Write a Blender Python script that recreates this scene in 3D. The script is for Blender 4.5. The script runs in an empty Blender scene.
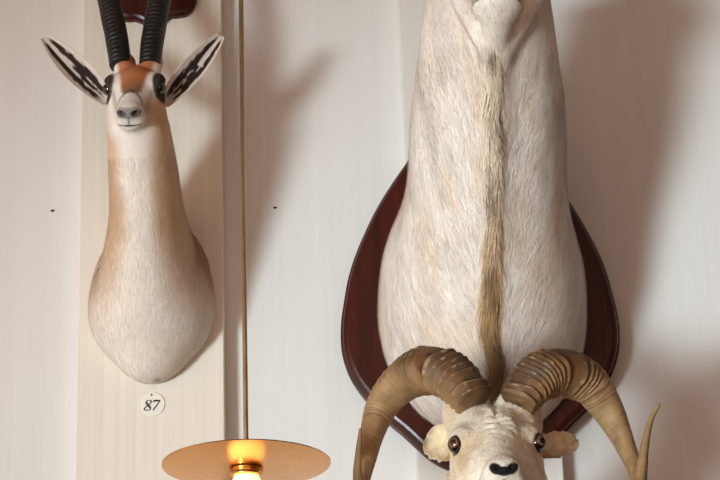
import bpy, math, random
import numpy as np
from mathutils import Vector, Matrix
random.seed(7); RNG = np.random.default_rng(11)
scn = bpy.context.scene; COL = scn.collection
PI = math.pi

# ------------------------------------------------------------------ camera
FPX = 2340.0
CAM = np.array([0.0, -5.42, 1.6])
PITCH, ROLL = math.radians(22.1), math.radians(1.8)
_f = np.array([0, math.cos(PITCH), math.sin(PITCH)])
_r0 = np.array([1.0, 0, 0]); _u0 = np.array([0, -math.sin(PITCH), math.cos(PITCH)])
_r = _r0*math.cos(ROLL) - _u0*math.sin(ROLL)
_u = _u0*math.cos(ROLL) + _r0*math.sin(ROLL)
def P(px, py, y):
    d = _f*FPX + _r*(px-360) + _u*(240-py)
    return CAM + d*((y-CAM[1])/d[1])
def PPM(p):                                   # photo pixels per metre at a point
    return FPX/float(np.dot(np.asarray(p)-CAM, _f))
cam = bpy.data.objects.new('camera', bpy.data.cameras.new('camera'))
COL.objects.link(cam)
M4 = Matrix(((_r[0], _u[0], -_f[0], CAM[0]), (_r[1], _u[1], -_f[1], CAM[1]), (_r[2], _u[2], -_f[2], CAM[2]), (0, 0, 0, 1)))
cam.matrix_world = M4
cam.data.sensor_width = 36; cam.data.lens = FPX/720*36
scn.camera = cam

# ------------------------------------------------------------------ helpers
def lin(r, g, b):
    def c(v):
        v /= 255.0
        return v/12.92 if v <= 0.04045 else ((v+0.055)/1.055)**2.4
    return np.array([c(r), c(g), c(b)])
def sstep(a, b, x):
    t = np.clip((x-a)/(b-a), 0, 1); return t*t*(3-2*t)
def mixc(c, d, m):
    m = np.asarray(m)[:, None]; return c*(1-m) + np.asarray(d)[None, :]*m
def _hash(ix, iy, iz, s):
    h = (ix.astype(np.int64)*374761393 + iy.astype(np.int64)*668265263 + iz.astype(np.int64)*2147483647 + s*974711) & 0xffffffff
    h = ((h ^ (h >> 13))*1274126177) & 0xffffffff
    return ((h ^ (h >> 16)) & 0xffff)/65535.0
def vnoise(p, scale, s=0):
    q = p*np.asarray(scale); i = np.floor(q); f = q-i; f = f*f*(3-2*f); out = 0
    for dx in (0, 1):
        for dy in (0, 1):
            for dz in (0, 1):
                w = (f[:, 0] if dx else 1-f[:, 0])*(f[:, 1] if dy else 1-f[:, 1])*(f[:, 2] if dz else 1-f[:, 2])
                out = out + w*_hash(i[:, 0]+dx, i[:, 1]+dy, i[:, 2]+dz, s)
    return out
def fbm(p, scale, s=0):
    sc = np.asarray(scale, float)
    return 0.55*vnoise(p, sc, s) + 0.3*vnoise(p, sc*2.1, s+1) + 0.15*vnoise(p, sc*4.3, s+2)

def empty(name, loc, label=None, cat=None, group=None):
    o = bpy.data.objects.new(name, None); COL.objects.link(o); o.location = loc
    o.empty_display_size = 0.05
    if label: o['label'] = label
    if cat: o['category'] = cat
    if group: o['group'] = group
    bpy.context.view_layer.update()
    return o
def link(name, me, mat, parent=None, origin=None):
    o = bpy.data.objects.new(name, me); COL.objects.link(o)
    if origin is not None: o.location = origin
    if mat is not None: me.materials.append(mat)
    if parent is not None:
        o.parent = parent; o.matrix_parent_inverse = parent.matrix_world.inverted()
    return o
def mesh(name, verts, faces, smooth=True, cols=None):
    me = bpy.data.meshes.new(name)
    me.from_pydata([tuple(map(float, v)) for v in verts], [], [tuple(map(int, f)) for f in faces])
    if smooth: me.polygons.foreach_set('use_smooth', [True]*len(me.polygons))
    if cols is not None: setcol(me, cols)
    me.update(); return me
def setcol(me, cols):
    a = me.color_attributes.new('Col', 'FLOAT_COLOR', 'POINT')
    c = np.ones((len(me.vertices), 4), np.float32); c[:, :3] = np.clip(cols, 0, 1)
    a.data.foreach_set('color', c.ravel())
def bigmesh(name, V, Q, smooth=True, cols=None):
    me = bpy.data.meshes.new(name); k = Q.shape[1]
    me.vertices.add(len(V)); me.vertices.foreach_set('co', V.astype(np.float32).ravel())
    me.loops.add(Q.size); me.loops.foreach_set('vertex_index', Q.astype(np.int32).ravel())
    me.polygons.add(len(Q)); me.polygons.foreach_set('loop_start', np.arange(0, Q.size, k, dtype=np.int32))
    me.polygons.foreach_set('use_smooth', np.full(len(Q), smooth))
    me.update(calc_edges=True)
    if cols is not None: setcol(me, cols)
    return me

# ------------------------------------------------------------------ materials
def newmat(name):
    m = bpy.data.materials.new(name); m.use_nodes = True
    return m, m.node_tree.nodes, m.node_tree.links, m.node_tree.nodes['Principled BSDF']
def N(nt, t, **k):
    n = nt.new(t)
    for a, v in k.items(): setattr(n, a, v)
    return n
def ramp(nt, stops):
    n = nt.new('ShaderNodeValToRGB'); e = n.color_ramp.elements
    while len(e) < len(stops): e.new(0.5)
    for i, (p, c) in enumerate(stops):
        e[i].position = p; e[i].color = (*c, 1)
    return n
def grain_paint(name, c0, c1, sx=60, sz=1.2, bump=0.12, rough=0.55, blotch=None):
    m, nt, ln, b = newmat(name)
    tc = N(nt, 'ShaderNodeTexCoord'); mp = N(nt, 'ShaderNodeMapping')
    mp.inputs['Scale'].default_value = (sx, sx, sz); ln.new(tc.outputs['Object'], mp.inputs['Vector'])
    n1 = N(nt, 'ShaderNodeTexNoise'); n1.inputs['Scale'].default_value = 1; n1.inputs['Detail'].default_value = 5; n1.inputs['Roughness'].default_value = 0.65
    ln.new(mp.outputs[0], n1.inputs['Vector'])
    r = ramp(nt, [(0.3, c0), (0.7, c1)]); ln.new(n1.outputs['Fac'], r.inputs['Fac'])
    n2 = N(nt, 'ShaderNodeTexNoise'); n2.inputs['Scale'].default_value = 2.2; n2.inputs['Detail'].default_value = 4
    ln.new(tc.outputs['Object'], n2.inputs['Vector'])
    mx = N(nt, 'ShaderNodeMix', data_type='RGBA'); 
    r2 = ramp(nt, [(0.45, (0, 0, 0)), (0.8, (0.25, 0.25, 0.25))]); ln.new(n2.outputs['Fac'], r2.inputs['Fac'])
    ln.new(r2.outputs[0], mx.inputs[0]); ln.new(r.outputs[0], mx.inputs[6]); mx.inputs[7].default_value = (*(c0 if blotch is None else blotch), 1)
    ln.new(mx.outputs[2], b.inputs['Base Color'])
    bp = N(nt, 'ShaderNodeBump'); bp.inputs['Strength'].default_value = bump; bp.inputs['Distance'].default_value = 0.003
    ln.new(n1.outputs['Fac'], bp.inputs['Height']); ln.new(bp.outputs[0], b.inputs['Normal'])
    b.inputs['Roughness'].default_value = rough
    return m
def hide_mat(name, scale, bump, rough=0.8, streak=(1, 1, 1), var=0.12, dist=0.004):
    m, nt, ln, b = newmat(name)
    at = N(nt, 'ShaderNodeVertexColor'); at.layer_name = 'Col'
    tc = N(nt, 'ShaderNodeTexCoord'); mp = N(nt, 'ShaderNodeMapping'); mp.inputs['Scale'].default_value = streak
    ln.new(tc.outputs['Object'], mp.inputs['Vector'])
    n = N(nt, 'ShaderNodeTexNoise'); n.inputs['Scale'].default_value = scale; n.inputs['Detail'].default_value = 6; n.inputs['Roughness'].default_value = 0.65
    ln.new(mp.outputs[0], n.inputs['Vector'])
    r = ramp(nt, [(0.25, (1-var,)*3), (0.75, (1+var*0.6,)*3)]); ln.new(n.outputs['Fac'], r.inputs['Fac'])
    mx = N(nt, 'ShaderNodeMix', data_type='RGBA', blend_type='MULTIPLY'); mx.inputs[0].default_value = 1
    ln.new(at.outputs['Color'], mx.inputs[6]); ln.new(r.outputs[0], mx.inputs[7]); ln.new(mx.outputs[2], b.inputs['Base Color'])
    bp = N(nt, 'ShaderNodeBump'); bp.inputs['Strength'].default_value = bump; bp.inputs['Distance'].default_value = dist
    ln.new(n.outputs['Fac'], bp.inputs['Height']); ln.new(bp.outputs[0], b.inputs['Normal'])
    b.inputs['Roughness'].default_value = rough; b.inputs['Specular IOR Level'].default_value = 0.25
    return m
def strand_mat(name):
    m, nt, ln, b = newmat(name)
    at = N(nt, 'ShaderNodeVertexColor'); at.layer_name = 'Col'
    ln.new(at.outputs['Color'], b.inputs['Base Color'])
    b.inputs['Roughness'].default_value = 0.7; b.inputs['Specular IOR Level'].default_value = 0.2
    return m
def simple(name, c, rough=0.5, metal=0.0, spec=0.5, coat=0.0):
    m, nt, ln, b = newmat(name)
    b.inputs['Base Color'].default_value = (*c, 1); b.inputs['Roughness'].default_value = rough
    b.inputs['Metallic'].default_value = metal; b.inputs['Specular IOR Level'].default_value = spec
    b.inputs['Coat Weight'].default_value = coat; b.inputs['Coat Roughness'].default_value = 0.1
    return m
def wood_mat(name, c0, c1, rough=0.3):
    m, nt, ln, b = newmat(name)
    tc = N(nt, 'ShaderNodeTexCoord'); mp = N(nt, 'ShaderNodeMapping'); mp.inputs['Scale'].default_value = (45, 45, 2.5)
    ln.new(tc.outputs['Object'], mp.inputs['Vector'])
    n = N(nt, 'ShaderNodeTexNoise'); n.inputs['Scale'].default_value = 1; n.inputs['Detail'].default_value = 6; n.inputs['Roughness'].default_value = 0.6
    ln.new(mp.outputs[0], n.inputs['Vector'])
    r = ramp(nt, [(0.3, c0), (0.75, c1)]); ln.new(n.outputs['Fac'], r.inputs['Fac']); ln.new(r.outputs[0], b.inputs['Base Color'])
    b.inputs['Roughness'].default_value = rough; b.inputs["Coat Weight"].default_value = 0.12; b.inputs["Coat Roughness"].default_value = 0.15; b.inputs["Specular IOR Level"].default_value = 0.25
    return m
def brass_mat(name, c0, c1, rough):
    m, nt, ln, b = newmat(name)
    tc = N(nt, 'ShaderNodeTexCoord')
    n = N(nt, 'ShaderNodeTexNoise'); n.inputs['Scale'].default_value = 14; n.inputs['Detail'].default_value = 5
    ln.new(tc.outputs['Object'], n.inputs['Vector'])
    r = ramp(nt, [(0.3, c0), (0.7, c1)]); ln.new(n.outputs['Fac'], r.inputs['Fac']); ln.new(r.outputs[0], b.inputs['Base Color'])
    b.inputs['Metallic'].default_value = 1.0
    r2 = ramp(nt, [(0.3, (rough*0.8,)*3), (0.7, (rough*1.25,)*3)]); ln.new(n.outputs['Fac'], r2.inputs['Fac']); ln.new(r2.outputs[0], b.inputs['Roughness'])
    return m

MAT = {}
MAT['wall'] = grain_paint('wall_paint', lin(214, 209, 204), lin(219, 215, 210), 42, 0.8, 0.08, 0.6, lin(209, 202, 196))
MAT['board'] = grain_paint('board_paint', lin(217, 206, 190), lin(227, 217, 203), 70, 1.3, 0.2, 0.5, lin(212, 200, 184))
MAT['board_pale'] = grain_paint('pale_board_paint', lin(214, 207, 199), lin(223, 216, 208), 60, 1.1, 0.12, 0.55)
MAT['mahogany'] = wood_mat('mahogany', lin(44, 12, 4), lin(74, 23, 9), 0.42)
MAT['brass'] = brass_mat('aged_brass', lin(212, 146, 76), lin(226, 166, 96), 0.25)
MAT['rod'] = brass_mat('dull_brass', lin(190, 166, 130), lin(206, 182, 146), 0.36)
MAT['hide'] = hide_mat('fine_hide', 120, 0.25, 0.85, (1.6, 1.6, 0.5), 0.10)
MAT['hidebig'] = hide_mat('coarse_hide', 90, 0.35, 0.85, (1.8, 1.8, 0.35), 0.14)
MAT['wool'] = hide_mat('wool_hide', 75, 0.8, 0.9, (1.2, 1.2, 0.8), 0.14, 0.007)
MAT['strand'] = strand_mat('hair')
MAT['horn_dark'] = hide_mat('dark_horn', 160, 0.3, 0.42, (1, 1, 3), 0.25, 0.002); 
MAT['horn_tan'] = hide_mat('tan_horn', 70, 0.5, 0.45, (1, 1, 1), 0.25, 0.003)
MAT['horn_tan'].node_tree.nodes['Principled BSDF'].inputs['Specular IOR Level'].default_value = 0.3; MAT['horn_tan'].node_tree.nodes['Principled BSDF'].inputs['Roughness'].default_value = 0.58
MAT['horn_dark'].node_tree.nodes['Principled BSDF'].inputs['Specular IOR Level'].default_value = 0.4
MAT['black_eye'] = simple('black_glass_eye', lin(10, 8, 8), 0.06, 0, 0.6, 0.6)
MAT['nose'] = hide_mat('nose_skin', 220, 0.4, 0.4, (1, 1, 1), 0.2, 0.002)
MAT['shade_wall'] = grain_paint('shade_wall_paint', lin(92, 70, 56), lin(112, 88, 70), 30, 0.8, 0.1, 0.6)  # dark tone for the added unseen wall on the right
MAT['paper'] = simple('label_paper', lin(226, 220, 206), 0.6)
MAT['ink'] = simple('black_ink', lin(24, 20, 20), 0.6)
MAT['iron'] = simple('dark_iron', lin(50, 42, 38), 0.5, 0.6)
m, nt, ln, b = newmat('lit_bulb')
b.inputs['Base Color'].default_value = (1, 0.8, 0.5, 1); b.inputs['Emission Color'].default_value = (1, 0.55, 0.20, 1); b.inputs['Emission Strength'].default_value = 3.0
MAT['bulb'] = m
m, nt, ln, b = newmat('amber_iris')          # banded by distance from the eye's axis (object z)
tc = N(nt, 'ShaderNodeTexCoord'); vm = N(nt, 'ShaderNodeVectorMath', operation='NORMALIZE'); sx_ = N(nt, 'ShaderNodeSeparateXYZ')
ln.new(tc.outputs['Object'], vm.inputs[0]); ln.new(vm.outputs[0], sx_.inputs[0])
r = ramp(nt, [(0.0, lin(20, 14, 10)), (0.80, lin(20, 14, 10)), (0.83, lin(78, 52, 28)), (0.90, lin(116, 82, 46)), (0.945, lin(60, 38, 20)), (0.96, lin(5, 5, 6))])
ln.new(sx_.outputs['Z'], r.inputs['Fac']); ln.new(r.outputs[0], b.inputs['Base Color'])
b.inputs['Roughness'].default_value = 0.08; b.inputs['Coat Weight'].default_value = 0.8
MAT['amber_eye'] = m

# ------------------------------------------------------------------ signed distance sculpting
def ell(c, r, R=None):
    c = np.asarray(c, float); r = np.asarray(r, float)
    def f(p):
        q = p-c
        if R is not None: q = q@R            # columns of R are the local axes
        k0 = np.sqrt(((q/r)**2).sum(1)); k1 = np.sqrt(((q/r**2)**2).sum(1))+1e-9
        return k0*(k0-1)/k1
    return f
def cone(a, b, ra, rb):
    a = np.asarray(a, float); b = np.asarray(b, float); ab = b-a; L2 = float(ab@ab)
    def f(p):
        t = np.clip((p-a)@ab/L2, 0, 1)
        return np.linalg.norm(p-a-t[:, None]*ab, axis=1)-(ra+(rb-ra)*t)
    return f
def smin(a, b, k):
    h = np.clip(0.5+0.5*(b-a)/k, 0, 1); return b*(1-h)+a*h-k*h*(1-h)
def smax(a, b, k): return -smin(-a, -b, k)
def catmull(K, n):
    K = np.asarray(K, float); out = []
    for i in range(len(K)-1):
        p0 = K[max(i-1, 0)]; p1 = K[i]; p2 = K[i+1]; p3 = K[min(i+2, len(K)-1)]
        if i == 0: p0 = 2*p1-p2
        if i == len(K)-2: p3 = 2*p2-p1
        for t in np.linspace(0, 1, n, endpoint=False):
            out.append(0.5*((2*p1)+(-p0+p2)*t+(2*p0-5*p1+4*p2-p3)*t*t+(-p0+3*p1-3*p2+p3)*t**3))
    out.append(K[-1]); return np.array(out)
def loft(keys, n=8):
    """keys rows: x y z half_width half_depth; elliptical sections across the path"""
    S = catmull(keys, n); C = S[:, :3]; A = S[:, 3]; B = S[:, 4]; m_ = len(C)
    T = np.gradient(C, axis=0); T /= np.linalg.norm(T, axis=1)[:, None]
    X = np.array([1.0, 0, 0]); X = X[None]-T*T[:, :1]; X /= np.linalg.norm(X, axis=1)[:, None]
    Nn = np.cross(T, X)
    def sect(q, t, i, j, wgt=None):
        a = A[i]+(A[j]-A[i])*t; b_ = B[i]+(B[j]-B[i])*t
        Xi = X[i]*(1-t)[:, None]+X[j]*t[:, None]; Ni = Nn[i]*(1-t)[:, None]+Nn[j]*t[:, None]
        u = (q*Xi).sum(1); v = (q*Ni).sum(1)
        k0 = np.sqrt((u/a)**2+(v/b_)**2); k1 = np.sqrt((u/a**2)**2+(v/b_**2)**2)+1e-9
        return k0*(k0-1)/k1
    def f(p):
        d = np.full(len(p), 9.0)
        W = [(p-C[i])@T[i] for i in range(m_)]
        for i in range(m_-1):
            k = np.nonzero((W[i] >= 0) & (W[i+1] < 0))[0]
            if len(k):
                t = W[i][k]/(W[i][k]-W[i+1][k]); q = p[k]-C[i]-t[:, None]*(C[i+1]-C[i])
                d[k] = np.minimum(d[k], sect(q, t, i, i+1))
        for i, sg in ((0, -1), (m_-1, 1)):
            w = W[i]*sg; k = np.nonzero((w > 0) & (w < .5))[0]
            if len(k):
                q = p[k]-C[i]; z = np.zeros(len(k)); e = sect(q, z, i, i)
                d[k] = np.minimum(d[k], np.hypot(np.maximum(e, 0), w[k]))
        k = np.nonzero(d > 8)[0]
        if len(k):
            d[k] = np.min([np.linalg.norm(p[k]-C[i], axis=1) for i in range(0, m_, 3)], axis=0)*.5+.05
        return d
    f.C = C
    return f
def polygonise(f, lo, hi, h, blk=6):
    lo = np.asarray(lo, float); n = np.ceil((np.asarray(hi)-lo)/h/blk).astype(int)
    G = np.empty(n*blk, np.float32)
    bc = np.stack(np.meshgrid(*[np.arange(k) for k in n], indexing='ij'), -1).reshape(-1, 3)
    ctr = lo+(bc*blk+(blk-1)/2)*h
    dv = np.concatenate([f(c) for c in np.array_split(ctr, max(1, len(ctr)//200000))])
    G = np.repeat(np.repeat(np.repeat(dv.reshape(n).astype(np.float32), blk, 0), blk, 1), blk, 2)
    act = np.abs(dv) < blk*h*0.87*1.9+0.01
    ob = np.stack(np.meshgrid(*[np.arange(blk)]*3, indexing='ij'), -1).reshape(-1, 3)
    idx = (bc[act][:, None, :]*blk+ob[None]).reshape(-1, 3)
    val = np.concatenate([f(lo+c*h) for c in np.array_split(idx, max(1, len(idx)//300000))])
    G[idx[:, 0], idx[:, 1], idx[:, 2]] = val
    # surface nets
    ins = G < 0; sh = G.shape
    c8 = [(a, b, c) for a in (0, 1) for b in (0, 1) for c in (0, 1)]
    cnt = sum(ins[a:sh[0]-1+a, b:sh[1]-1+b, c:sh[2]-1+c].astype(np.int8) for a, b, c in c8)
    ci = np.argwhere((cnt > 0) & (cnt < 8))
    acc = np.zeros((len(ci), 3)); num = np.zeros(len(ci))
    for i, a in enumerate(c8):
        for j, b in enumerate(c8):
            if j > i and sum(abs(a[k]-b[k]) for k in range(3)) == 1:
                ga = G[ci[:, 0]+a[0], ci[:, 1]+a[1], ci[:, 2]+a[2]]; gb = G[ci[:, 0]+b[0], ci[:, 1]+b[1], ci[:, 2]+b[2]]
                m_ = (ga < 0) != (gb < 0); t = np.where(m_, ga/np.where(m_, ga-gb, 1), 0)
                pt = np.array(a)+t[:, None]*(np.array(b)-np.array(a))
                acc[m_] += pt[m_]; num += m_
    V = lo+(ci+acc/num[:, None])*h
    vid = -np.ones((sh[0]-1, sh[1]-1, sh[2]-1), np.int64); vid[ci[:, 0], ci[:, 1], ci[:, 2]] = np.arange(len(ci))
    Q = []
    for ax in range(3):
        s0 = [slice(None)]*3; s1 = [slice(None)]*3; s0[ax] = slice(0, -1); s1[ax] = slice(1, None)
        e = np.argwhere(ins[tuple(s0)] != ins[tuple(s1)])
        u, w = (ax+1) % 3, (ax+2) % 3
        e = e[(e[:, u] > 0) & (e[:, w] > 0) & (e[:, u] < sh[u]-1) & (e[:, w] < sh[w]-1)]
        def at(du, dw):
            k = e.copy(); k[:, u] += du; k[:, w] += dw; return vid[k[:, 0], k[:, 1], k[:, 2]]
        q = np.stack([at(-1, -1), at(0, -1), at(0, 0), at(-1, 0)], 1)
        flip = ~ins[e[:, 0], e[:, 1], e[:, 2]]; q[flip] = q[flip][:, ::-1]
        Q.append(q[(q >= 0).all(1)])
    Q = np.concatenate(Q)
    for _ in range(2):
        d = f(V); g = grad(f, V, h*0.5); V = V-np.clip(d, -h, h)[:, None]*g
    return V, Q
def grad(f, V, e=0.001):
    g = np.stack([f(V+np.eye(3)[k]*e)-f(V-np.eye(3)[k]*e) for k in range(3)], 1)
    return g/(np.linalg.norm(g, axis=1)[:, None]+1e-12)

def strands(f, roots, flow, length, width, lift, cols, nseg=3, jitter=0.25, sag=0.0):
    """one mesh of tapering hairs that lie along the sculpted surface"""
    n = len(roots); p = roots.copy(); W = np.asarray(width)*np.ones(n); Ls = np.asarray(length)*np.ones(n)
    nrm = grad(f, p); jit = RNG.normal(0, jitter, (n, 3))
    rows = []; nr = []
    for k in range(nseg+1):
        d = flow(p, nrm)+jit; d -= (d*nrm).sum(1)[:, None]*nrm; d /= np.linalg.norm(d, axis=1)[:, None]+1e-9
        s = np.cross(d, nrm); wk = W*(1-k/nseg)**0.7*0.5
        if k < nseg:
            rows += [p-s*wk[:, None], p+s*wk[:, None]]; nr += [nrm, nrm]
        else:
            rows += [p]; nr += [nrm]; break
        p = p+d*(Ls/nseg)[:, None]
        tgt = np.asarray(lift)*((k+1)/nseg)**0.8
        nrm = grad(f, p); dd = f(p); p = p+nrm*(np.clip(tgt-dd, -0.03, 0.03))[:, None]
    V = np.stack(rows, 1); R = 2*nseg+1
    NR = np.stack(nr, 1); base = (np.arange(n)*R)[:, None]
    tri = []
    for k in range(nseg-1):
        a = 2*k; tri += [[a, a+1, a+3], [a, a+3, a+2]]
    a = 2*(nseg-1); tri.append([a, a+1, a+2])
    T = (base[:, :, None]+np.array(tri)[None]).reshape(-1, 3)
    C = np.repeat(cols[:, None, :], R, 1)
    me = bigmesh('hair', V.reshape(-1, 3), T, True, C.reshape(-1, 3))
    me.normals_split_custom_set_from_vertices(NR.reshape(-1, 3).astype(float).tolist())
    return me
def sample(V, Q, n, keep):
    A, B, C, D = (V[Q[:, k]] for k in range(4)); ctr = (A+B+C+D)/4
    w = np.linalg.norm(np.cross(C-A, D-B), axis=1)*0.5*keep(ctr)
    i = RNG.choice(len(Q), n, p=w/w.sum()); u = RNG.random((n, 1)); v = RNG.random((n, 1))
    return (A[i]*(1-u)+B[i]*u)*(1-v)+(D[i]*(1-u)+C[i]*u)*v

# ------------------------------------------------------------------ swept, turned and flat shapes
def sweep(path, ra, rb, ref, nring=24, shape=None, colf=None, n=12, cap=True):
    """path keys, radii keys (per path key) -> closed tube; shape(s, ang) scales the radius; colf(s, ang) colours"""
    K = np.column_stack([np.asarray(path, float), ra, rb]); S = catmull(K, n)
    C = S[:, :3]; T = np.gradient(C, axis=0); T /= np.linalg.norm(T, axis=1)[:, None]
    L = np.concatenate([[0], np.cumsum(np.linalg.norm(np.diff(C, axis=0), axis=1))]); s = L/L[-1]
    U = []; u = np.asarray(ref, float)
    for t in T:
        u = u-t*(u@t); u /= np.linalg.norm(u); U.append(u)
    U = np.array(U); Wv = np.cross(T, U); ang = np.linspace(0, 2*PI, nring, endpoint=False)
    V = []; cols = []
    for i in range(len(C)):
        k = shape(s[i], ang) if shape else 1.0
        V.append(C[i]+(np.cos(ang)*S[i, 3]*k)[:, None]*U[i]+(np.sin(ang)*S[i, 4]*k)[:, None]*Wv[i])
        if colf: cols.append(colf(s[i], ang))
    V = np.concatenate(V); m_ = len(C)
    i = np.arange(m_-1)[:, None]; j = np.arange(nring)[None]; j2 = (j+1) % nring
    F = np.stack([i*nring+j, i*nring+j2, (i+1)*nring+j2, (i+1)*nring+j], -1).reshape(-1, 4).tolist()
    if cap:
        F.append(list(range(nring))[::-1]); F.append([(m_-1)*nring+k for k in range(nring)])
    return V, F, (np.concatenate(cols) if colf else None), L[-1]
def lathe(profile, n=64):
    """profile (radius, height) -> verts, faces around z"""
    V = []; F = []
    for r_, z in profile:
        for k in range(n):
            a = 2*PI*k/n; V.append((r_*math.cos(a), r_*math.sin(a), z))
    for i in range(len(profile)-1):
        for k in range(n):
            F.append((i*n+k, i*n+(k+1) % n, (i+1)*n+(k+1) % n, (i+1)*n+k))
    return V, F
def box(name, lo, hi, mat, bev=0.004, parent=None):
    x0, y0, z0 = lo; x1, y1, z1 = hi; o = np.array([(x0+x1)/2, (y0+y1)/2, (z0+z1)/2])
    V = [np.array(v)-o for v in ((x0, y0, z0), (x1, y0, z0), (x1, y1, z0), (x0, y1, z0), (x0, y0, z1), (x1, y0, z1), (x1, y1, z1), (x0, y1, z1))]
    F = [(0, 3, 2, 1), (4, 5, 6, 7), (0, 1, 5, 4), (1, 2, 6, 5), (2, 3, 7, 6), (3, 0, 4, 7)]
    ob = link(name, mesh(name, V, F, False), mat, parent, o)
    if bev:
        md = ob.modifiers.new('bevel', 'BEVEL'); md.width = bev; md.segments = 2
    return ob
def slab(name, outline, y_back, prof, mat, parent):
    """plaque: outline (x, z) closed; prof = list of (inset, y) from the back edge to the front face"""
    O = np.array(outline); nx = np.roll(O, -1, 0)-np.roll(O, 1, 0); nx /= np.linalg.norm(nx, axis=1)[:, None]
    nr = np.stack([nx[:, 1], -nx[:, 0]], 1)
    ar = 0.5*np.sum(O[:, 0]*np.roll(O[:, 1], -1)-np.roll(O[:, 0], -1)*O[:, 1])
    if ar < 0: nr = -nr                     # outward
    n = len(O); V = []
    for ins_, y in prof:
        q = O-nr*ins_; V += [(a, y, b) for a, b in q]
    F = []
    for i in range(len(prof)-1):
        for k in range(n):
            F.append((i*n+k, (i+1)*n+k, (i+1)*n+(k+1) % n, i*n+(k+1) % n))
    F.append(list(range(n))); F.append([(len(prof)-1)*n+k for k in range(n)][::-1])
    c = np.array([O[:, 0].mean(), y_back, O[:, 1].mean()])
    me = mesh(name, np.array(V)-c, F, False)
    bm_fix(me)
    ob = link(name, me, mat, parent, c)
    return ob
import bmesh
def bm_fix(me):
    bm = bmesh.new(); bm.from_mesh(me); bmesh.ops.recalc_face_normals(bm, faces=bm.faces); bm.to_mesh(me); bm.free()
def ear_mesh(name, root, tip, wdir, W, inner, cup, colf, parent, mat, prof=None, curl=0.0, nu=28, nv=15, thick=0.004):
    root = np.asarray(root, float); tip = np.asarray(tip, float); ax = tip-root
    wd = np.asarray(wdir, float); wd = wd-ax*(wd@ax)/(ax@ax); wd /= np.linalg.norm(wd)
    nn = np.cross(ax, wd); nn /= np.linalg.norm(nn)
    if nn@np.asarray(inner) < 0: nn = -nn
    prof = prof or (lambda u: math.sin(PI*min(1, 0.12+0.88*u))**0.8)
    Vs = []; Cs = []
    for side in (0, 1):
        for i in range(nu):
            u = i/(nu-1); w = max(prof(u), 0.02)*W
            for j in range(nv):
                v = j/(nv-1)*2-1
                p = root+ax*u+wd*(w*v)+nn*(cup*w/W*(v*v-1)*1.0+curl*u*u)
                if side: p = p-nn*thick*(1-0.7*abs(v))
                Vs.append(p); Cs.append(colf(u, v, side == 0))
    F = []; B = nu*nv
    for i in range(nu-1):
        for j in range(nv-1):
            a = i*nv+j; F.append((a, a+1, a+nv+1, a+nv)); F.append((B+a, B+a+nv, B+a+nv+1, B+a+1))
    edge = [i*nv for i in range(nu)]+[(nu-1)*nv+j for j in range(1, nv)]+[i*nv+nv-1 for i in range(nu-2, -1, -1)]+[j for j in range(nv-2, 0, -1)]
    for a, b in zip(edge, edge[1:]+edge[:1]): F.append((a, b, B+b, B+a))
    me = mesh(name, np.array(Vs)-root, F, True, np.array(Cs)); bm_fix(me)
    return link(name, me, mat, parent, root)
def ball(name, c, r, mat, parent, look=None, scale=(1, 1, 1)):
    V, F = lathe([(max(1e-4, math.sin(PI*k/16)), math.cos(PI*k/16)) for k in range(17)], 28)
    V = np.array(V)*r*np.array(scale)
    if look is not None:
        R = np.array(Vector(look).to_track_quat('Z', 'Y').to_matrix())
    me = mesh(name, V, F)
    o = link(name, me, mat, None, c)
    if look is not None:
        o.rotation_mode = 'QUATERNION'; o.rotation_quaternion = Vector(look).to_track_quat('Z', 'Y')
    bpy.context.view_layer.update()
    if parent is not None:
        o.parent = parent; o.matrix_parent_inverse = parent.matrix_world.inverted()
    return o

# ------------------------------------------------------------------ the room: wall and boards
BD = 0.05                                      # boards stand this far off the wall
FZ = -1.6
o = box('wall_back', (-7.2, 0.0, FZ), (3.6, 0.12, 5.35), MAT['wall'], 0); o['kind'] = 'structure'
def board(name, xl, xr, mat):
    o = box(name, (xl, -BD, FZ), (xr, 0.0, 5.3), mat, 0.003); o['kind'] = 'structure'; return o
XL, XR = P(79, 240, -BD)[0], P(223, 240, -BD)[0]
board('trim_1', XL, XR, MAT['board'])
XL2, XR2 = P(417, 470, -BD)[0], P(563.5, 470, -BD)[0]
board('trim_2', XL2, XR2, MAT['board_pale'])
o = box('floor', (-7.2, -9.6, FZ-0.1), (3.6, 0.12, FZ), MAT['mahogany'], 0); o['kind'] = 'structure'
o = box('ceiling', (-7.2, -9.6, 5.3), (3.6, 0.12, 5.4), MAT['wall'], 0); o['kind'] = 'structure'
o = box('shade_wall_right', (3.6, -9.6, FZ), (3.72, 0.12, 5.4), MAT['shade_wall'], 0); o['kind'] = 'structure'  # unseen wall, added dark to cut ambient light and reflections from the right

# ------------------------------------------------------------------ springbok
def head_frame(c, pitch, yaw=0.0, tilt=0.0):
    cp, sp = math.cos(pitch), math.sin(pitch)
    F = np.array([0, -cp, -sp]); U = np.array([0, -sp, cp]); X = np.array([1.0, 0, 0])
    cy, sy = math.cos(yaw), math.sin(yaw); Rz = np.array([[cy, -sy, 0], [sy, cy, 0], [0, 0, 1]])
    ct, st = math.cos(tilt), math.sin(tilt); Ry = np.array([[ct, 0, st], [0, 1, 0], [-st, 0, ct]])
    R = Rz@Ry
    return np.asarray(c, float), np.stack([R@X, R@F, R@U], 1)

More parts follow.
